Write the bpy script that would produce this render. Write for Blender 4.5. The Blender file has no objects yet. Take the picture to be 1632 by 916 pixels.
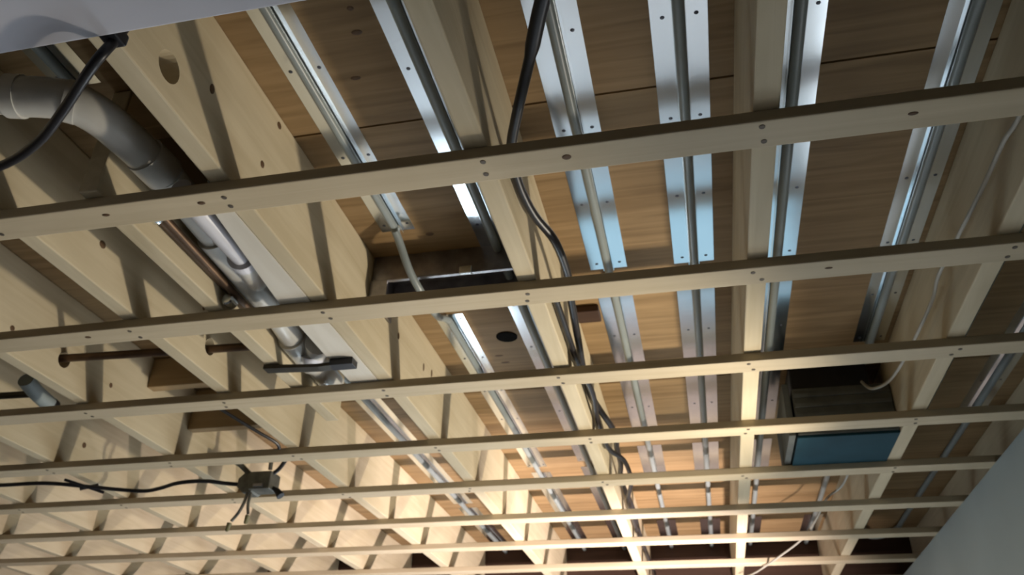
import bpy, bmesh, math, random
from mathutils import Matrix, Vector
random.seed(7)
SC = bpy.context.scene
COL = SC.collection
S, H0 = 0.8, 1.4                       # one survey unit = 0.8 m, camera 1.4 m above the floor


def U(x, y, z):
    return Vector((x * S, y * S, z * S + H0))


# ------------------------------------------------------------------ camera
cam = bpy.data.cameras.new('camera')
cam.sensor_width = 36.0
cam.lens = 1323.49 / 1632 * 36.0
cam.clip_start = 0.02
cam.dof.use_dof = True                 # the phone was focused short, everything is a little soft
cam.dof.focus_distance = 0.7
cam.dof.aperture_fstop = 16.0
co = bpy.data.objects.new('camera', cam)
COL.objects.link(co)
R = [[0.976143, 0.093721, -0.195859], [0.216142, -0.505285, 0.835446], [0.020665, 0.857848, 0.513487]]
co.matrix_world = Matrix(((R[0][0], R[0][1], -R[0][2], 0), (R[1][0], R[1][1], -R[1][2], 0),
                          (R[2][0], R[2][1], -R[2][2], H0), (0, 0, 0, 1)))
SC.camera = co

# ------------------------------------------------------------------ world, exposure, lamps
w = bpy.data.worlds.new('world')
SC.world = w
w.use_nodes = True
w.node_tree.nodes['Background'].inputs[0].default_value = (0.75, 0.85, 1.0, 1)
w.node_tree.nodes['Background'].inputs[1].default_value = 0.05
SC.view_settings.view_transform = 'Standard'
SC.view_settings.look = 'None'
SC.view_settings.exposure = -0.15
SC.view_settings.gamma = 1.0
SC.view_settings.use_curve_mapping = False

LAMP = (0.80, 2.62, -0.02)             # work lamp on a stand by the right wall, below the frame, facing left
LAMP2 = (0.30, 3.55, -0.30)           # second work lamp aimed at the far end
WINDOW_POWER = 17.0


def add_light(name, kind, loc, energy, color, size=0.05, aim=None, **kw):
    l = bpy.data.lights.new(name, kind)
    l.energy = energy
    l.color = color
    if kind in ('POINT', 'SPOT'):
        l.shadow_soft_size = size
    for k, v in kw.items():
        setattr(l, k, v)
    o = bpy.data.objects.new(name, l)
    COL.objects.link(o)
    o.location = loc
    if aim is not None:
        o.rotation_euler = (Vector(aim) - Vector(loc)).to_track_quat('-Z', 'Y').to_euler()
    return o


add_light('work_lamp', 'SPOT', U(*LAMP), 95, (1.0, 0.88, 0.70), 0.035,
          aim=U(-2.2, 2.4, 1.15), spot_size=math.radians(105), spot_blend=0.6)
add_light('work_lamp_far', 'SPOT', U(*LAMP2), 340, (1.0, 0.84, 0.80), 0.035,
          aim=U(-1.1, 5.0, 1.1), spot_size=math.radians(112), spot_blend=0.9)


# ------------------------------------------------------------------ materials
def new_mat(name):
    m = bpy.data.materials.new(name)
    m.use_nodes = True
    nt = m.node_tree
    return m, nt, nt.nodes['Principled BSDF']


def wood(name, c_dark, c_light, axis, rough=0.62, grain=1.0, blotch=0.5):
    m, nt, b = new_mat(name)
    N, L = nt.nodes, nt.links
    tc = N.new('ShaderNodeTexCoord')
    oi = N.new('ShaderNodeObjectInfo')
    off = N.new('ShaderNodeVectorMath'); off.operation = 'SCALE'
    comb = N.new('ShaderNodeCombineXYZ')
    for i in range(3):
        L.new(oi.outputs['Random'], comb.inputs[i])
    L.new(comb.outputs[0], off.inputs[0]); off.inputs['Scale'].default_value = 37.0
    add = N.new('ShaderNodeVectorMath'); add.operation = 'ADD'
    L.new(tc.outputs['Object'], add.inputs[0]); L.new(off.outputs[0], add.inputs[1])
    mp = N.new('ShaderNodeMapping')
    sc = [22, 22, 22]; sc['xyz'.index(axis)] = 1.3
    mp.inputs['Scale'].default_value = sc
    L.new(add.outputs[0], mp.inputs['Vector'])
    n1 = N.new('ShaderNodeTexNoise'); n1.inputs['Scale'].default_value = 1.6; n1.inputs['Detail'].default_value = 5
    n1.inputs['Distortion'].default_value = 1.2
    L.new(mp.outputs[0], n1.inputs['Vector'])
    n2 = N.new('ShaderNodeTexNoise'); n2.inputs['Scale'].default_value = 3.5; n2.inputs['Detail'].default_value = 3
    L.new(add.outputs[0], n2.inputs['Vector'])
    mix = N.new('ShaderNodeMix'); mix.data_type = 'FLOAT'
    mix.inputs[0].default_value = blotch
    L.new(n1.outputs['Fac'], mix.inputs[2]); L.new(n2.outputs['Fac'], mix.inputs[3])
    rp = N.new('ShaderNodeValToRGB')
    rp.color_ramp.elements[0].position = 0.5 - 0.22 / grain; rp.color_ramp.elements[0].color = (*c_dark, 1)
    rp.color_ramp.elements[1].position = 0.5 + 0.18 / grain; rp.color_ramp.elements[1].color = (*c_light, 1)
    L.new(mix.outputs[0], rp.inputs[0])
    L.new(rp.outputs[0], b.inputs['Base Color'])
    b.inputs['Roughness'].default_value = rough
    b.inputs['Specular IOR Level'].default_value = 0.25
    bp = N.new('ShaderNodeBump'); bp.inputs['Strength'].default_value = 0.15; bp.inputs['Distance'].default_value = 0.004
    L.new(n1.outputs['Fac'], bp.inputs['Height']); L.new(bp.outputs[0], b.inputs['Normal'])
    return m


def plain(name, col, rough=0.5, metal=0.0, var=0.12, scale=14.0, bump=0.0, spec=0.4):
    m, nt, b = new_mat(name)
    N, L = nt.nodes, nt.links
    tc = N.new('ShaderNodeTexCoord')
    n = N.new('ShaderNodeTexNoise'); n.inputs['Scale'].default_value = scale; n.inputs['Detail'].default_value = 4
    L.new(tc.outputs['Object'], n.inputs['Vector'])
    rp = N.new('ShaderNodeValToRGB')
    rp.color_ramp.elements[0].position = 0.3; rp.color_ramp.elements[0].color = (*[c * (1 - var) for c in col], 1)
    rp.color_ramp.elements[1].position = 0.7; rp.color_ramp.elements[1].color = (*[min(1, c * (1 + var)) for c in col], 1)
    L.new(n.outputs['Fac'], rp.inputs[0]); L.new(rp.outputs[0], b.inputs['Base Color'])
    b.inputs['Roughness'].default_value = rough
    b.inputs['Metallic'].default_value = metal
    b.inputs['Specular IOR Level'].default_value = spec
    if bump:
        bp = N.new('ShaderNodeBump'); bp.inputs['Strength'].default_value = bump; bp.inputs['Distance'].default_value = 0.003
        L.new(n.outputs['Fac'], bp.inputs['Height']); L.new(bp.outputs[0], b.inputs['Normal'])
    return m


M_JOIST = wood('pine_along_y', (0.45, 0.37, 0.235), (0.62, 0.535, 0.375), 'y')
M_STRAP = wood('pine_along_x', (0.44, 0.36, 0.235), (0.58, 0.49, 0.345), 'x')
M_BLOCK = wood('pine_block', (0.30, 0.20, 0.10), (0.44, 0.32, 0.18), 'x')
M_PALE = wood('pale_board', (0.58, 0.54, 0.46), (0.72, 0.69, 0.62), 'y')
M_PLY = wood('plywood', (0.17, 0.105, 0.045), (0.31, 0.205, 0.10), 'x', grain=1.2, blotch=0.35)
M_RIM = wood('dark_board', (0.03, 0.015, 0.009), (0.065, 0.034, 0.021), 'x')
M_ALU = plain('aluminium', (0.80, 0.86, 0.90), 0.16, 1.0, 0.05, 5.0, 0.12)
M_GALV = plain('galvanised', (0.30, 0.29, 0.30), 0.34, 1.0, 0.25, 30.0, 0.1)
M_PVC = plain('drain_plastic', (0.54, 0.53, 0.49), 0.28, 0.0, 0.10, 8.0, 0.0, 0.6)
M_PVCL = plain('pale_plastic', (0.58, 0.58, 0.62), 0.30, 0.0, 0.06, 8.0)
M_PEX = plain('tube_plastic', (0.23, 0.26, 0.255), 0.35, 0.0, 0.08, 10.0)
M_COPPER = plain('tarnished_copper', (0.10, 0.062, 0.038), 0.45, 0.75, 0.3, 20.0)
M_DARKM = plain('dark_steel', (0.05, 0.045, 0.035), 0.5, 0.6, 0.3, 25.0)
M_BLACK = plain('black_sheath', (0.013, 0.013, 0.016), 0.38, 0.0, 0.2, 30.0)
M_HOLE = plain('hole_black', (0.008, 0.008, 0.008), 0.95, 0.0, 0.2, 30.0, 0.0, 0.05)  # darkness of an open hole, put into the colour
M_WHITEC = plain('white_sheath', (0.40, 0.38, 0.32), 0.45, 0.0, 0.1, 20.0)
M_SCREW = plain('screw_steel', (0.08, 0.085, 0.10), 0.4, 0.8, 0.2, 60.0)
M_NAIL = plain('nail_steel', (0.11, 0.09, 0.07), 0.6, 0.3, 0.2, 60.0)
M_KNOT = plain('knot_wood', (0.10, 0.055, 0.025), 0.7, 0.0, 0.3, 60.0)
M_DRY = plain('drywall_paint', (0.62, 0.63, 0.70), 0.9, 0.0, 0.03, 6.0, 0.0, 0.1)
M_WALL = plain('blue_grey_paint', (0.38, 0.44, 0.435), 0.85, 0.0, 0.05, 3.0, 0.0, 0.15)
M_ROOM = plain('room_paint', (0.20, 0.17, 0.15), 0.9, 0.0, 0.08, 2.0, 0.0, 0.1)
M_FLOOR = plain('concrete', (0.68, 0.70, 0.72), 0.85, 0.0, 0.18, 1.5, 0.0, 0.2)
M_BLUE = plain('blue_film', (0.012, 0.048, 0.066), 0.6, 0.0, 0.15, 10.0, 0.0, 0.15)
M_DUCT = plain('grey_duct_board', (0.10, 0.105, 0.095), 0.75, 0.0, 0.2, 20.0)
M_EBOX = plain('box_steel', (0.16, 0.16, 0.14), 0.5, 0.6, 0.3, 30.0)
M_NUT = plain('wire_nut_plastic', (0.16, 0.15, 0.07), 0.45, 0.0, 0.1, 30.0)
M_CYAN = plain('grey_blue_plastic', (0.26, 0.30, 0.30), 0.5)
def lit_pane(name, col, power):
    m, nt, b = new_mat(name)
    b.inputs['Base Color'].default_value = (0.1, 0.1, 0.1, 1)
    b.inputs['Emission Color'].default_value = (*col, 1)
    b.inputs['Emission Strength'].default_value = power
    return m


M_WIN = lit_pane('window_daylight', (0.80, 0.92, 1.0), WINDOW_POWER)
M_FILL = lit_pane('side_fill_glow', (0.92, 0.95, 1.0), 6.0)  # glow of the added side fill pane
M_WINB = lit_pane('window_shaded_daylight', (0.50, 0.82, 1.0), 0.85)


# ------------------------------------------------------------------ mesh helpers
def world_loc(o):
    p = o.location.copy()
    while o.parent is not None:
        o = o.parent
        p += o.location
    return p


class MB:
    """Collects geometry (survey units) and links it as ONE mesh object whose origin is its centre."""

    def __init__(self):
        self.bm = bmesh.new()

    def box(self, x0, x1, y0, y1, z0, z1, bevel=0.0):
        bm = self.bm
        r = bmesh.ops.create_cube(bm, size=1.0)
        a, c = U(x0, y0, z0), U(x1, y1, z1)
        for v in r['verts']:
            v.co = Vector((a[i] + (c[i] - a[i]) * (v.co[i] + 0.5) for i in range(3)))
        if bevel:
            es = list({e for v in r['verts'] for e in v.link_edges})
            bmesh.ops.bevel(bm, geom=es, offset=bevel, segments=2, affect='EDGES', profile=0.6)
        return self

    def prism(self, pts, axis, a, c):
        """pts: 2-D outline in the two other axes (in order x,y,z), extruded along axis from a to c."""
        bm = self.bm

        def P(p, t):
            if axis == 'y': return U(p[0], t, p[1])
            if axis == 'x': return U(t, p[0], p[1])
            return U(p[0], p[1], t)
        v0 = [bm.verts.new(P(p, a)) for p in pts]
        v1 = [bm.verts.new(P(p, c)) for p in pts]
        n = len(pts)
        for i in range(n):
            bm.faces.new((v0[i], v0[(i + 1) % n], v1[(i + 1) % n], v1[i]))
        bm.faces.new(v0); bm.faces.new(v1)
        return self

    def tube(self, pts, r, seg=14, smooth_path=True, flat=1.0):
        bm = self.bm
        P = [U(*p) for p in pts]
        if smooth_path and len(P) > 2:
            Q = []
            for i in range(len(P) - 1):
                p0, p1, p2, p3 = P[max(i - 1, 0)], P[i], P[i + 1], P[min(i + 2, len(P) - 1)]
                for k in range(5):
                    t = k / 5
                    Q.append(0.5 * ((2 * p1) + (p2 - p0) * t + (2 * p0 - 5 * p1 + 4 * p2 - p3) * t * t +
                                    (3 * p1 - p0 - 3 * p2 + p3) * t ** 3))
            Q.append(P[-1]); P = Q
        rs = r if isinstance(r, (list, tuple)) else [r] * len(P)
        rings = []
        prev = None
        for i, p in enumerate(P):
            d = (P[min(i + 1, len(P) - 1)] - P[max(i - 1, 0)]).normalized()
            if prev is None:
                up = Vector((0, 0, 1)) if abs(d.z) < 0.9 else Vector((1, 0, 0))
                s = d.cross(up).normalized()
            else:
                s = (prev - d * prev.dot(d)).normalized()
            prev = s
            u = s.cross(d).normalized()
            rr = rs[min(i, len(rs) - 1)] * S
            rings.append([bm.verts.new(p + (s * math.cos(2 * math.pi * k / seg) + u * flat * math.sin(2 * math.pi * k / seg)) * rr)
                          for k in range(seg)])
        for i in range(len(rings) - 1):
            for k in range(seg):
                bm.faces.new((rings[i][k], rings[i][(k + 1) % seg], rings[i + 1][(k + 1) % seg], rings[i + 1][k]))
        bm.faces.new(rings[0]); bm.faces.new(rings[-1])
        return self

    def lathe(self, base, direction, prof, seg=16):
        """prof: list of (distance along direction, radius), in survey units."""
        d = Vector(direction).normalized()
        b0 = Vector(base)
        return self.tube([tuple(b0 + d * t) for t, _ in prof], [max(r, 0.0004) for _, r in prof], seg, False)

    def blob(self, c, rx, ry, rz, sub=2):
        r = bmesh.ops.create_icosphere(self.bm, subdivisions=sub, radius=1.0)
        cc = U(*c)
        for v in r['verts']:
            v.co = cc + Vector((v.co.x * rx, v.co.y * ry, v.co.z * rz)) * S
        return self

    def build(self, name, mat, parent=None, smooth=False):
        bm = self.bm
        bmesh.ops.recalc_face_normals(bm, faces=bm.faces[:])
        lo = Vector([min(v.co[i] for v in bm.verts) for i in range(3)])
        hi = Vector([max(v.co[i] for v in bm.verts) for i in range(3)])
        c = (lo + hi) / 2
        for v in bm.verts: v.co -= c
        if smooth:
            for f in bm.faces: f.smooth = True
            for e in bm.edges:
                if len(e.link_faces) == 2 and e.calc_face_angle(0) > 0.7: e.smooth = False
        me = bpy.data.meshes.new(name)
        bm.to_mesh(me); bm.free()
        me.materials.append(mat)
        o = bpy.data.objects.new(name, me)
        COL.objects.link(o)
        o.location = c
        if parent is not None:
            o.parent = parent
            o.location = c - world_loc(parent)
        return o


def tag(o, label, cat, group=None):
    o['label'] = label
    o['category'] = cat
    if group: o['group'] = group
    return o


def struct(o):
    o['kind'] = 'structure'
    return o


def empty(name, p):
    o = bpy.data.objects.new(name, None)
    COL.objects.link(o)
    o.location = U(*p)
    o.empty_display_size = 0.05
    return o


def copy_child(src, parent, loc):
    c = src.copy()
    c.parent = parent
    c.location = Vector(loc) - parent.location
    COL.objects.link(c)
    return c


def cut(o, cutters):
    """Bore holes: boolean cutters are applied and thrown away."""
    tmp = []
    for mb in cutters:
        c = mb.build('bore', M_JOIST)
        tmp.append(c)
        md = o.modifiers.new('bore', 'BOOLEAN')
        md.operation = 'DIFFERENCE'; md.object = c; md.solver = 'EXACT'
    dg = bpy.context.evaluated_depsgraph_get()
    dg.update()
    me = bpy.data.meshes.new_from_object(o.evaluated_get(dg))
    o.modifiers.clear()
    o.data = me
    for c in tmp:
        bpy.data.objects.remove(c, do_unlink=True)


# ------------------------------------------------------------------ survey of the ceiling
ZS, ZJ, ZP = 1.0, 1.026, 1.305          # strip underside, joist underside, plywood underside
STRIP_Y = [1.156, 1.643, 2.125, 2.619, 3.089, 3.562, 4.032, 4.537, 5.02]
STRIP_W = 0.0725
YE = 5.35                              # end of the joists
JW = 0.046
JOISTS = {'A': -0.855, 'A1': -1.387, 'A2': -1.888, 'A3': -2.403, 'A4': -2.92, 'A5': -3.44, 'A6': -3.96, 'A7': -4.48,
          'B': -0.326, 'C': 0.2026, 'D': 0.717, 'E': 1.236}     # right-hand edge of each joist

# ------------------------------------------------------------------ room shell
XL, XR, YB, YW = -5.2, 1.022, -2.6, 5.37
ZF = -H0 / S
struct(MB().box(XL - .1, XR + .6, YB - .1, YW + .15, ZF - .1, ZF).build('floor', M_FLOOR))
struct(MB().box(XL - .15, XL, YB, YW, ZF, 1.33).build('wall_left', M_ROOM))
struct(MB().box(XL, XR + .6, YB - .15, YB, ZF, 1.33).build('wall_back', M_ROOM))
RY0, RY1, RZ0, RZ1 = 2.3, 4.6, -1.15, -0.25      # opening for an added fill-light pane in the right wall, unseen below the picture
rw = MB()
rw.box(XR, XR + .14, 0.2, RY0, ZF, ZS - .001); rw.box(XR, XR + .14, RY1, YW, ZF, ZS - .001)
rw.box(XR, XR + .14, RY0, RY1, RZ1, ZS - .001); rw.box(XR, XR + .14, RY0, RY1, ZF, RZ0)
bmesh.ops.remove_doubles(rw.bm, verts=rw.bm.verts[:], dist=1e-5)
struct(rw.build('wall_right', M_WALL))
struct(MB().box(XR + .05, XR + .06, RY0, RY1, RZ0, RZ1).build('fill_pane', M_FILL))  # added glowing pane, soft fill for the right-facing sides
struct(MB().box(XR + .46, XR + .6, YB, YW + .15, ZF, 1.33).build('wall_right_outer', M_ROOM))
# far wall, pierced by a wide low glazed door
WX0, WX1, WZ0, WZ1 = -2.0, 0.95, ZF + 0.08, -0.40
WXM = -1.3
fw = MB()
fw.box(XL, WX0, YW, YW + .12, ZF, ZS); fw.box(WX1, XR + .6, YW, YW + .12, ZF, ZS)
fw.box(WX0, WX1, YW, YW + .12, WZ1, ZS); fw.box(WX0, WX1, YW, YW + .12, ZF, WZ0)
struct(fw.build('wall_far', M_ROOM))
struct(MB().box(WX0, WXM, YW + .05, YW + .06, WZ0, WZ1).build('window_1', M_WIN))
struct(MB().box(WXM, WX1, YW + .05, YW + .06, WZ0, WZ1).build('window_2', M_WINB))
fr = MB()
for x in (WX0, WXM - .03, WX1 - .06):
    fr.box(x, x + .06, YW + .0, YW + .05, WZ0, WZ1)
fr.box(WX0, WX1, YW, YW + .05, WZ1 - .05, WZ1); fr.box(WX0, WX1, YW, YW + .05, WZ0, WZ0 + .05)
struct(fr.build('trim_1', M_DRY))
# plywood subfloor sheets seen from below, with open seams across the joists
edges = [-2.6, -0.165, 1.352, 2.873, 4.39, YE + .12]
for i in range(len(edges) - 1):
    struct(MB().box(XL, XR + .5, edges[i] + .003, edges[i + 1] - .003, ZP, ZP + .024).build('ceiling', M_PLY))
struct(MB().box(XL, XR + .5, YB, YE + .12, ZP + .026, ZP + .05).build('ceiling_backing', M_RIM))
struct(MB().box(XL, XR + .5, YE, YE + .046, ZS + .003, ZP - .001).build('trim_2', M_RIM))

# ------------------------------------------------------------------ joists
JL = {
    'A': 'pine joist with a round hole bored through its side, right of the drain pipe',
    'A1': 'pine joist pierced by the copper pipe, first to the left of the drain pipe',
    'A2': 'pine joist where the copper pipe first enters, second to the left of the drain pipe',
    'A3': 'pine joist third to the left of the drain pipe, near the grey pipe stub',
    'A4': 'pine joist fourth to the left of the drain pipe, crossed by the black cable',
    'A5': 'pine joist fifth to the left of the drain pipe, low in the picture',
    'A6': 'pine joist in the bottom left corner, second from the far left',
    'A7': 'last pine joist at the far bottom left corner',
    'B': 'pine joist with two black cables running along its right side',
    'C': 'yellowish pine joist running straight down between the aluminium plates and the blue box',
    'D': 'dim pine joist on the right, touching the right end of the blue box',
    'E': 'dim pine joist at the right edge above the blue-grey wall',
}
joist = {}
for k, xr in JOISTS.items():
    o = MB().box(xr - JW, xr, -1.2, YE - .001, ZJ, ZP - .001, 0.003).build('floor_joist', M_JOIST)
    joist[k] = tag(o, JL[k], 'joist', 'pine floor joists')


def bore(x, y, z, r):
    return MB().tube([(x - .1, y, z), (x + .1, y, z)], r, 24, False)


xm = {k: v - JW / 2 for k, v in JOISTS.items()}
cut(joist['A'], [bore(xm['A'], 0.912, 1.092, 0.031)])
PIPE_Y, PIPE_Z = 1.972, 1.106
for k in ('A1', 'A2'):
    cut(joist[k], [bore(xm[k], PIPE_Y, PIPE_Z, 0.026)])


def knot(k, y, z, ry, rz):
    MB().blob((JOISTS[k], y, z), 0.0014, ry * .6, rz * .75).build('knot', M_KNOT, joist[k], True)


for y, z, ry, rz in [(1.035, 1.156, .014, .016), (1.282, 1.279, .016, .012), (1.251, 1.141, .014, .012), (2.134, 1.177, .014, .016),
                     (2.384, 1.188, .013, .02), (2.47, 1.205, .013, .02)]:
    knot('A', y, z, ry, rz)
for k, y, z, ry, rz in [('A1', 1.45, 1.13, .02, .014), ('A1', 1.9, 1.2, .012, .012), ('A2', 1.30, 1.15, .02, .015), ('A2', 1.75, 1.1, .015, .012),
                        ('A3', 2.75, 1.14, .02, .016), ('A3', 2.88, 1.10, .02, .014), ('A2', 2.2, 1.12, .014, .012), ('A4', 3.4, 1.2, .02, .015),
                        ('A1', 1.08, 1.12, .02, .02)]:
    knot(k, y, z, ry, rz)

# partial joist and blocking
t = MB().box(-1.187, -1.143, 1.134, 2.405, ZJ, ZP - .002, .003).build('trimmer_board', M_JOIST)
tag(t, 'short pine joist that begins and ends between straps, left of the drain pipe', 'board')
t = MB().box(-1.142, -0.9015, 1.138, 1.178, 1.185, ZP - .002, .003).build('blocking_board', M_BLOCK)
tag(t, 'pinkish wood block above the bend of the grey drain pipe', 'board', 'blocking boards between joists')
t = MB().box(-1.887, -1.4335, 2.66, 2.70, 1.14, ZP - .002, .003).build('blocking_board', M_BLOCK)
tag(t, 'dark wood block between joists just above the junction box', 'board', 'blocking boards between joists')
t = MB().box(-1.887, -1.4335, 2.376, 2.416, 1.19, ZP - .002, .003).build('blocking_board', M_BLOCK)
tag(t, 'dark wood block behind the copper pipe, left of centre', 'board', 'blocking boards between joists')
t = MB().box(-.3245, -.252, 2.27, 2.345, 1.280, ZP - .002, .003).build('blocking_board', M_RIM)
tag(t, 'small dark wood scrap under the plywood, right of the black cables below the second strip', 'board', 'blocking boards between joists')
t = MB().prism([(-.902, 1.15), (-.902, 2.24), (-.985, 2.24), (-.99, 1.98), (-.985, 1.65), (-.945, 1.25)], 'z', ZJ + .0, ZJ + .035)
t = t.build('filler_board', M_PALE)
tag(t, 'whitish tapered filler board fixed along the left side of the bored joist', 'board')

# ------------------------------------------------------------------ furring strips with nail heads
SL = ['nearest furring strip, the widest and topmost one crossing the picture',
      'second furring strip from the top of the picture, passing under the galvanised box',
      'third furring strip from the top, just below the black pipe hanger',
      'fourth furring strip from the top, crossing the upper edge of the blue box face',
      'fifth furring strip from the top, just below the hanging junction box and blue box',
      'sixth furring strip from the top, between the junction box and the bright far end',
      'seventh furring strip from the top, along the lower edge of the bright plywood',
      'eighth furring strip from the top, crossing at the bottom of the picture',
      'farthest furring strip, at the very bottom edge against the dark end board']
nail0 = None
for i, y in enumerate(STRIP_Y):
    xr = 1.35 if i < 3 else XR + .03
    o = MB().box(XL + .02, xr, y, y + STRIP_W, ZS, ZJ - .0005, .0025).build('furring_strip', M_STRAP)
    tag(o, SL[i], 'strip', 'furring strips across the joists')
    if i < 5:
        for k in ('A4', 'A3', 'A2', 'A1', 'A', 'B', 'C', 'D'):
            for q in (0.25, 0.72):
                p = U(xm[k] + random.uniform(-.014, .014), y + STRIP_W * (q + random.uniform(-.06, .06)), ZS)
                if nail0 is None:
                    n = MB().lathe((0, 0, 0), (0, 0, 1), [(-.0015, .0035), (-.0012, .0055), (.001, .0055)], 10)
                    nail0 = n.build('nail_head', M_NAIL, o, True)
                    nail0.location = p - o.location
                else:
                    copy_child(nail0, o, p)
for i, x, ry in [(0, -.18, .016), (0, -.93, .012), (0, -1.15, .010), (0, .42, .010), (1, .33, .008), (1, -1.55, .012)]:
    par = [ob for ob in COL.objects if ob.name.startswith('furring_strip')][i]
    MB().blob((x, STRIP_Y[i] + .03, ZS), .009, ry * .5, .0014).build('knot', M_KNOT, par, True)

# ------------------------------------------------------------------ aluminium heat plates with screws, and the tubing in them
screw0 = None


def plate(xc, wl, wr, y0, y1, label, screws=True):
    global screw0
    z0 = ZP - 0.0022
    g = 0.0135
    mb = MB().prism([(xc - wl, z0), (xc + wr, z0), (xc + wr, ZP - .0004), (xc - wl, ZP - .0004)], 'y', y0, y1)
    for q in (-1, 1):          # lips that grip the tube
        a, b_ = xc + q * g, xc + q * (g + .0016)
        mb.prism([(a, z0 + .0002), (b_, z0 + .0002), (b_, z0 - .008), (a, z0 - .008)], 'y', y0, y1)
    o = mb.build('heat_plate', M_ALU)
    tag(o, label, 'metal plate', 'aluminium heat plates on the plywood')
    if screws:
        n = max(2, int((y1 - y0) / 0.27))
        for k in range(n + 1):
            for sx in (-1, 1):
                yy = y0 + .03 + (y1 - y0 - .06) * k / n
                xx = xc + sx * (.032 if sx < 0 else .034)
                if xx < xc - wl + .008 or xx > xc + wr - .008: continue
                p = U(xx, yy, z0)
                if screw0 is None:
                    m_ = MB().lathe((0, 0, 0), (0, 0, 1), [(-.003, .002), (-.002, .0045), (.0, .0055)], 10)
                    screw0 = m_.build('screw', M_SCREW, o, True)
                    screw0.location = p - o.location
                else:
                    copy_child(screw0, o, p)
    return o


W = .052
ROWS = [
    # name, xc, wl, wr, [(y0,y1)...], place, tube
    ('ab_left', -.738, .047, .047, [(.25, 1.765), (2.25, 3.77), (3.85, 5.19)], 'just right of the bored joist'),
    ('ab_right', -.486, .049, .049, [(.58, 2.10), (2.20, 3.72), (3.80, 5.17)], 'left of the cable-carrying joist'),
    ('bc_left', -.194, .053, .053, [(.545, 2.065), (2.15, 3.46), (3.56, 4.02), (4.78, 5.17)], 'right of the black cables'),
    ('bc_right', .050, .056, .056, [(.545, 2.075), (2.15, 3.46), (3.56, 4.02), (4.78, 5.17)], 'left of the yellowish joist'),
    ('cd_left', .280, .050, .052, [(.57, 2.095), (2.17, 3.48), (3.56, 4.02), (4.78, 5.16)], 'just right of the yellowish joist'),
    ('cd_right', .606, .050, .050, [(.60, 2.68), (3.3, 4.02), (4.78, 5.15)], 'beside the dim joist on the right'),
    ('aa_left', -1.25, .052, .055, [(.4, 1.10), (1.2, 2.20), (2.80, 4.30), (4.38, 5.18)], 'above the drain pipe'),
    ('aa_right', -1.01, .05, .05, [(2.42, 3.6)], 'left of the bored joist past the drain pipe'),
    ('de_left', .86, .052, .052, [(1.9, 3.4), (4.78, 5.14)], 'in the dark bay at the right edge'),
    ('de_right', 1.08, .052, .052, [(1.9, 3.4)], 'in the dark bay farthest right'),
    ('corner', -4.93, .10, .02, [(4.9, 5.3)], 'at the bottom left corner'),
]
NEAR = ['near', 'middle', 'far', 'farthest']
LOOK = {'ab_left': 'bluish aluminium heat plate', 'ab_right': 'narrow bright aluminium heat plate', 'bc_left': 'shiny aluminium heat plate',
        'bc_right': 'pale blue aluminium heat plate'}
tubes = {}
for key, xc, wl, wr, spans, place in ROWS:
    for j, (a, c) in enumerate(spans):
        lab = '%s %s, %s length' % (LOOK.get(key, 'aluminium heat plate'), place, NEAR[j])
        plate(xc, wl, wr, a, c, lab, screws=(a < 2.6 and key != 'corner'))
TUBE_LAB = {
    'bc_left': 'pale heating tube running through the plates right of the black cables',
    'bc_right': 'pale heating tube running through the plates left of the yellowish joist',
    'cd_left': 'pale heating tube running just right of the yellowish joist',
    'ab_right': 'pale heating tube running along the left of the cable-carrying joist',
    'aa_left': 'pale heating tube running above the drain pipe',
    'de_left': 'pale heating tube in the dark bay at the right edge',
}
ZT = ZP - .0148
for key, xc, wl, wr, spans, place in ROWS:
    if key in TUBE_LAB:
        o = MB().tube([(xc, spans[0][0] - .05, ZT), (xc, YE - .01, ZT)], .0122, 12, False).build('heating_tube', M_PEX, None, True)
        tag(o, TUBE_LAB[key], 'tube', 'heating tubes in the plates')
o = MB().tube([(-.738, .2, ZT), (-.738, 1.60, ZT), (-.734, 1.73, 1.278), (-.723, 1.83, 1.216), (-.710, 1.91, 1.186), (-.708, 2.0, 1.184),
               (-.718, 2.1, 1.212), (-.731, 2.22, 1.268), (-.738, 2.36, ZT), (-.738, 3.2, ZT), (-.738, YE - .01, ZT)], .0112, 12).build('heating_tube', M_PEX, None, True)
tag(o, 'pale heating tube that dips under the galvanised box', 'tube', 'heating tubes in the plates')
o = MB().tube([(.606, .5, ZT), (.606, 2.72, ZT)], .0122, 12, False).build('heating_tube', M_PEX, None, True)
tag(o, 'pale heating tube beside the dim joist, ending at the blue-bottomed box', 'tube', 'heating tubes in the plates')
o = MB().tube([(.606, 3.26, ZT), (.606, YE - .01, ZT)], .0122, 12, False).build('heating_tube', M_PEX, None, True)
tag(o, 'pale heating tube beyond the blue-bottomed box', 'tube', 'heating tubes in the plates')
o = MB().tube([(1.08, 1.8, ZT), (1.08, 4.7, ZT), (1.07, 5.0, ZT - .012), (1.02, 5.16, ZT - .02), (.94, 5.16, ZT - .024), (.90, 5.02, ZT - .024)],
              .0122, 12).build('heating_tube', M_PEX, None, True)
tag(o, 'looped heating tube turning back near the far right end', 'tube', 'heating tubes in the plates')

# ------------------------------------------------------------------ drywall sheet at the top left
o = MB().box(-3.55, -.40, -.80, .743, ZS - .016, ZS - .0005, .002).build('drywall_sheet', M_DRY)
tag(o, 'pale lavender drywall sheet covering the top left corner', 'drywall sheet')

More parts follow.
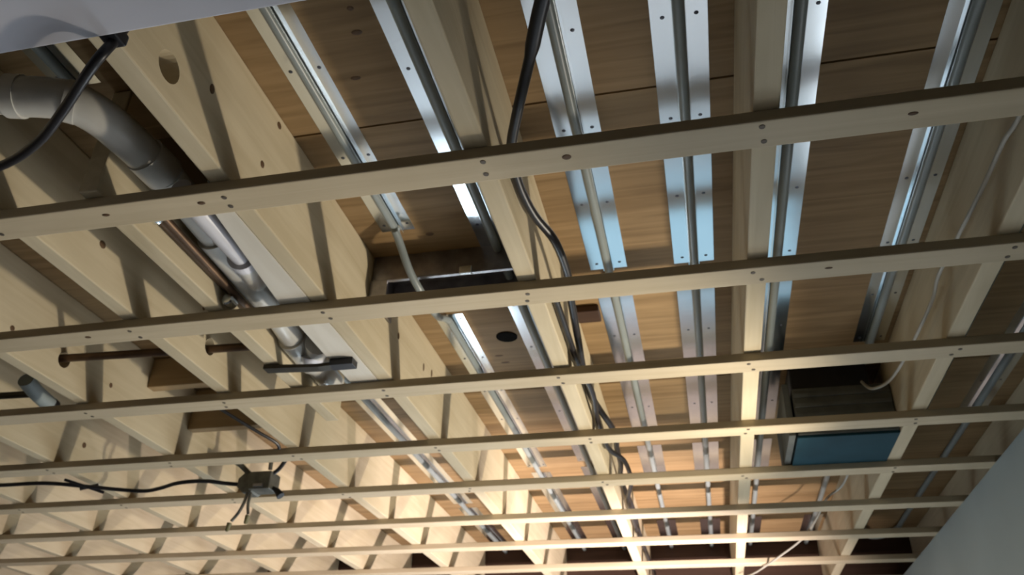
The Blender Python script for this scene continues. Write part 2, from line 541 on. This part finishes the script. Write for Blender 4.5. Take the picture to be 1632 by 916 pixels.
# ------------------------------------------------------------------ galvanised box in the bay
g = empty('register_boot', (-.69, 1.88, 1.2))
tag(g, 'dull galvanised metal box between two joists at picture centre', 'metal box')
mb = MB()
mb.box(-.852, -.377, 1.884, 1.889, 1.217, ZP - .002); mb.box(-.852, -.845, 1.889, 2.04, 1.17, ZP - .002)
mb.box(-.384, -.377, 1.889, 2.04, 1.217, ZP - .002)
mb.box(-.852, -.377, 2.036, 2.042, 1.217, ZP - .002); mb.box(-.845, -.384, 1.889, 2.036, ZP - .008, ZP - .002)
mb.build('shell', M_GALV, g)
mb = MB()
mb.box(-.805, -.44, 1.872, 1.884, 1.213, 1.220, .001); mb.box(-.852, -.80, 1.872, 1.884, 1.15, 1.217, .001)
mb.build('flange', M_GALV, g)
MB().box(-.588, -.552, 1.862, 1.872, 1.206, 1.230, .002).build('bracket_tab', M_ALU, g)
MB().box(-.80, -.44, 1.95, 1.99, 1.185, 1.205, .002).build('nailing_strip', M_JOIST, g)

# black disc painting the dark of an open hole, and knots in the plywood
o = MB().lathe((-.585, 2.435, ZP - .0005), (0, 0, -1), [(0, .036), (.003, .036), (.004, .030), (.0025, .028), (.0025, .001)], 24).build('hole_disc', M_HOLE, None, True)
tag(o, 'round black plug for an open hole in the plywood beside the narrow bright plate', 'disc')
sub = [ob for ob in COL.objects if ob.name.startswith('ceiling')][2]
for x, y, rx, ry in [(-.645, 2.575, .026, .011), (-.635, 2.632, .028, .010), (-.59, 1.08, .02, .012), (-.58, 1.02, .012, .01), (-.64, 1.2, .02, .01), (-.66, 1.80, .02, .014)]:
    MB().blob((x, y, ZP), rx * .6, ry * .6, .0012).build('knot', M_KNOT, sub, True)

# ------------------------------------------------------------------ grey drain pipe with bend, couplings and wye
d = empty('drain_pipe', (-1.06, 1.6, 1.06))
tag(d, 'fat grey plastic drain pipe with bend and branch fitting, left of the bored joist', 'pipe')
RP = .036
MB().tube([(-1.062, 1.22, 1.118), (-1.068, 1.35, 1.114), (-1.072, 1.46, 1.112)], RP, 28).build('pipe_run', M_PVC, d, True)
MB().tube([(-1.075, 1.70, 1.106), (-1.085, 1.80, 1.10), (-1.10, 1.95, 1.092)], RP, 28).build('pipe_run', M_PVC, d, True)
MB().tube([(-1.095, 2.04, 1.086), (-1.10, 2.235, 1.08)], RP, 28, False).build('pipe_run', M_PVC, d, True)
MB().tube([(-1.384, .91, 1.125), (-1.33, .922, 1.125), (-1.20, .955, 1.124)], RP, 28).build('pipe_run', M_PVC, d, True)
MB().tube([(-1.225, .948, 1.124), (-1.165, .962, 1.123), (-1.12, .982, 1.122), (-1.09, 1.03, 1.121), (-1.076, 1.10, 1.12), (-1.068, 1.17, 1.119)], .0395, 28).build(
    'elbow', M_PVC, d, True)
MB().tube([(-1.232, .946, 1.124), (-1.205, .953, 1.124)], .0430, 28, False).build('coupling', M_PVC, d, True)
MB().tube([(-1.128, .976, 1.122), (-1.110, .990, 1.122)], .0425, 28, False).build('coupling', M_PVC, d, True)
MB().tube([(-1.070, 1.15, 1.12), (-1.064, 1.215, 1.118)], .0430, 28, False).build('coupling', M_PVC, d, True)
mb = MB().tube([(-1.072, 1.44, 1.112), (-1.078, 1.74, 1.105)], .043, 28, False)
br = mb.build('branch_fitting', M_PVC, d, True)
MB().tube([(-1.072, 1.66, 1.104), (-1.035, 1.57, 1.085), (-1.012, 1.49, 1.066)], .030, 24).build('branch_arm', M_PVC, br, True)
MB().tube([(-1.016, 1.505, 1.070), (-1.008, 1.472, 1.063)], .034, 24, False).build('branch_collar', M_PVCL, br, True)
mb = MB().tube([(-1.098, 1.93, 1.092), (-1.098, 2.08, 1.084)], .043, 28, False)
te = mb.build('tee_fitting', M_PVC, d, True)
MB().tube([(-1.095, 2.03, 1.088), (-1.055, 2.00, 1.078), (-1.02, 1.94, 1.07)], .036, 24).build('branch_arm', M_PVC, te, True)
MB().tube([(-1.06, 1.99, 1.075), (-1.07, 2.02, 1.062)], [.040, .033], 24, False).build('cap', M_PVCL, te, True)
o = MB().tube([(-1.000, 1.20, 1.058), (-1.003, 1.35, 1.058), (-1.006, 1.470, 1.062)], .024, 24).build('vent_pipe', M_PVCL, None, True)
tag(o, 'lilac white plastic pipe joining the drain branch beside the bored joist', 'pipe')

# copper pipes
g = empty('copper_pipe', (-1.13, 1.5, 1.06))
tag(g, 'two thin dark copper pipes running along the left of the drain pipe', 'pipe')
MB().tube([(-1.108, 1.28, 1.072), (-1.112, 1.5, 1.068), (-1.118, 1.80, 1.064)], .010, 12).build('pipe_run', M_COPPER, g, True)
MB().tube([(-1.129, 1.30, 1.076), (-1.130, 1.5, 1.074), (-1.130, 1.80, 1.07)], .008, 12).build('pipe_run', M_COPPER, g, True)
MB().lathe((-1.122, 1.285, 1.068), (0, 1, 0), [(0, .011), (.004, .014), (.02, .014), (.024, .011)]).build('fitting', M_ALU, g, True)
MB().lathe((-1.124, 1.62, 1.045), (0, 1, 0), [(0, .012), (.004, .016), (.03, .016), (.034, .012)]).build('fitting', M_ALU, g, True)
g = empty('copper_pipe', (-1.55, PIPE_Y, PIPE_Z))
tag(g, 'dark copper pipe passing through bored holes in the joists left of the drain', 'pipe')
MB().tube([(-1.925, PIPE_Y, PIPE_Z + .006), (-1.215, PIPE_Y, PIPE_Z - .012)], .0125, 16, False).build('pipe_run', M_COPPER, g, True)
for x in (-1.862, -1.368):
    MB().lathe((x, PIPE_Y, PIPE_Z), (1, 0, 0), [(-.02, .0135), (-.02, .021), (.02, .021), (.024, .0135)]).build('sleeve', M_COPPER, g, True)
MB().lathe((-1.235, PIPE_Y, PIPE_Z - .012), (1, 0, 0), [(0, .014), (.0, .024), (.022, .026), (.03, .018), (.03, .006)]).build('end_fitting', M_DARKM, g, True)

# hanger strap under the drain
g = empty('pipe_hanger', (-1.05, 1.975, 1.0))
tag(g, 'dark metal strap holding up the drain pipe near the copper pipe end', 'pipe hanger')
MB().prism([(-1.19, 1.025), (-1.12, 1.020), (-1.06, 1.016), (-1.02, 1.014), (-.93, 1.020), (-.93, 1.008), (-1.02, 1.004), (-1.06, 1.006), (-1.12, 1.009), (-1.19, 1.012)],
           'y', 1.960, 1.992).build('strap', M_DARKM, g)
MB().box(-.985, -.915, 1.957, 1.995, 1.005, 1.0255, .001).build('bracket', M_BLACK, g)

# grey pipe stub far left
g = empty('pipe_stub', (-2.16, 2.2, 1.1))
tag(g, 'grey plastic pipe stub with black open end at the left edge', 'pipe')
MB().tube([(-2.40, 2.165, 1.098), (-2.145, 2.175, 1.098)], .012, 14, False).build('inlet', M_DARKM, g, True)
MB().tube([(-2.135, 2.10, 1.115), (-2.145, 2.17, 1.10), (-2.145, 2.24, 1.087)], .026, 20).build('body', M_CYAN, g, True)
MB().lathe((-2.145, 2.238, 1.087), (0, .95, -.2), [(0, .026), (.004, .028), (.02, .028), (.02, .021), (.005, .019)]).build('mouth', M_BLACK, g, True)

# ------------------------------------------------------------------ duct box with the blue underside
g = empty('duct_box', (.5, 3.0, 1.02))
tag(g, 'dark grey duct box with a blue underside hung between two joists', 'duct box')
mb = MB().box(.348, .669, 2.80, 3.19, 1.032, 1.20, .004)
for k in range(4):
    z = 1.055 + k * .037
    mb.box(.352, .665, 2.793, 2.80, z, z + .014, .001)
mb.build('body', M_DUCT, g)
MB().box(.345, .6695, 2.805, 3.195, 1.0215, 1.032, .002).build('underside', M_BLUE, g)
MB().box(.352, .61, 2.82, 3.15, 1.20, ZP - .003, .004).build('top_block', M_BLACK, g)  # black block filling the space between box body and plywood
MB().box(.318, .340, 2.80, 3.19, 1.03, 1.22, .002).build('side_strip', M_DUCT, g)

# ------------------------------------------------------------------ junction box with wires
g = empty('junction_box', (-1.66, 2.88, .985))
tag(g, 'small grey metal junction box hanging open with loose wires', 'junction box')
oct_ = [(-1.703 + .044 * math.cos(math.pi / 8 + k * math.pi / 4), .985 + .042 * math.sin(math.pi / 8 + k * math.pi / 4)) for k in range(8)]
MB().prism(oct_, 'y', 2.85, 2.92).build('back_box', M_EBOX, g)
MB().box(-1.69, -1.60, 2.835, 2.915, .952, 1.022, .004).build('body', M_EBOX, g)
MB().box(-1.665, -1.625, 2.827, 2.835, .958, .972, .002).build('cover_tab', M_GALV, g)
MB().tube([(-1.61, 2.86, 1.015), (-1.575, 2.85, 1.035), (-1.53, 2.83, 1.09), (-1.52, 2.82, 1.12)], .008, 10).build('wire', M_BLACK, g, True)
MB().tube([(-1.615, 2.85, 1.03), (-1.614, 2.845, 1.06), (-1.61, 2.84, 1.10)], .008, 10).build('wire', M_EBOX, g, True)
MB().tube([(-1.705, 2.86, 1.02), (-1.745, 2.84, 1.055), (-1.78, 2.82, 1.07)], .010, 10).build('wire', M_EBOX, g, True)
for pts, nut in (([(-1.70, 2.86, .945), (-1.70, 2.85, .91), (-1.715, 2.85, .87), (-1.74, 2.85, .835)], (-1.745, 2.85, .83)),
                 ([(-1.685, 2.86, .945), (-1.683, 2.85, .90), (-1.675, 2.85, .86)], (-1.674, 2.85, .856))):
    wv = MB().tube(pts, .006, 8).build('wire', M_EBOX, g, True)
    MB().lathe(nut, (-.2, 0, -1), [(0, .006), (.002, .010), (.03, .007), (.034, .003)], 10).build('wire_nut', M_NUT, wv, True)
MB().tube([(-1.60, 2.87, .965), (-1.58, 2.87, .95), (-1.563, 2.87, .93)], [.006, .012, .016], 10, False).build('wire_nut', M_BLACK, g, True)
o = MB().tube([(-2.95, 2.775, 1.004), (-2.76, 2.785, 1.004), (-2.58, 2.80, 1.008), (-2.42, 2.84, 1.0), (-2.30, 2.885, .995), (-2.19, 2.905, .99), (-2.10, 2.88, .99),
               (-2.0, 2.845, .995), (-1.88, 2.83, .992), (-1.80, 2.86, .988), (-1.745, 2.88, .987)], .0078, 10)
cab = o.build('electrical_cable', M_BLACK, None, True)
tag(cab, 'black cable running left from the junction box under the joists', 'cable')
MB().tube([(-2.49, 2.80, 1.018), (-2.42, 2.835, 1.0), (-2.36, 2.885, .985)], .006, 8).build('tie', M_BLACK, cab, True)
MB().tube([(-2.44, 2.84, .99), (-2.38, 2.865, 1.012)], .007, 8, False).build('tie', M_BLACK, cab, True)
o = MB().tube([(-1.60, 2.36, 1.10), (-1.50, 2.50, 1.05), (-1.455, 2.572, 1.03), (-1.452, 2.60, 1.016)], .006, 8).build('loose_wire', M_BLACK, None, True)
tag(o, 'short dark wire poking down beside the joist above the junction box', 'wire')

# ------------------------------------------------------------------ black cables along the middle joist
pts = [(-.10, .74, 1.10), (-.173, .907, 1.1), (-.217, 1.023, 1.1), (-.276, 1.175, 1.1), (-.304, 1.263, 1.1), (-.313, 1.366, 1.1), (-.303, 1.483, 1.1),
       (-.274, 1.603, 1.1), (-.269, 1.761, 1.1), (-.281, 1.888, 1.1), (-.295, 2.1, 1.1), (-.31, 2.309, 1.1), (-.313, 2.5, 1.1), (-.30, 2.64, 1.1), (-.275, 2.85, 1.1),
       (-.285, 3.02, 1.1), (-.29, 3.2, 1.1), (-.31, 3.41, 1.1), (-.30, 3.8, 1.1), (-.31, 4.4, 1.1), (-.30, 5.2, 1.1)]
o = MB().tube(pts, [.0135] * 10 + [.0105], 12).build('electrical_cable', M_BLACK, None, True)
tag(o, 'thick black cable snaking down over the shiny plate and along the joist', 'cable')
o = MB().tube([(-.312, 1.79, 1.074), (-.311, 1.95, 1.07), (-.309, 2.2, 1.065), (-.295, 2.4, 1.06), (-.308, 2.62, 1.06), (-.305, 2.9, 1.06), (-.262, 3.05, 1.06), (-.26, 3.3, 1.06), (-.30, 3.6, 1.06),
               (-.305, 4.2, 1.06)], .009, 10).build('electrical_cable', M_BLACK, None, True)
tag(o, 'second black cable beside the thick one, starting below the second strip', 'cable')
# black cable at the top left
g = MB().tube([(-.832, .775, 1.05), (-.834, .765, 1.0), (-.838, .758, .968), (-.855, .764, .952), (-.901, .794, .945), (-.975, .846, .945), (-1.073, .907, .945), (-1.2, .955, .948),
               (-1.42, .99, .955), (-1.75, 1.03, .975), (-2.0, 1.05, .99), (-2.3, 1.06, 1.003)], .0085, 12)
o = g.build('electrical_cable', M_BLACK, None, True)
tag(o, 'thick black cable drooping across the drain pipe in the top left', 'cable')
MB().box(-.850, -.818, .7445, .775, .990, 1.012, .003).build('cable_clamp', M_BLACK, o)
# white cables in the right-hand bay
o = MB().tube([(.66, .9, 1.105), (.658, 1.325, 1.1), (.648, 1.421, 1.1), (.645, 1.573, 1.1), (.636, 1.762, 1.1), (.629, 1.929, 1.1), (.639, 2.057, 1.1),
               (.634, 2.292, 1.1), (.623, 2.479, 1.1), (.602, 2.578, 1.1), (.585, 2.70, 1.14), (.58, 2.79, 1.205)], .0048, 10).build('thin_cable', M_WHITEC, None, True)
tag(o, 'thin whitish cable hanging along the dim joist toward the blue-bottomed box', 'cable')
o = MB().tube([(.60, 3.2, 1.12), (.57, 3.45, 1.06), (.52, 3.62, 1.05), (.50, 3.9, 1.04), (.46, 4.2, 1.03), (.36, 4.42, 1.0), (.30, 4.56, .988), (.25, 4.7, .985), (.18, 4.85, .985)],
              .0048, 10).build('thin_cable', M_WHITEC, None, True)
tag(o, 'thin whitish cable sagging beyond the blue box at the far end', 'cable')
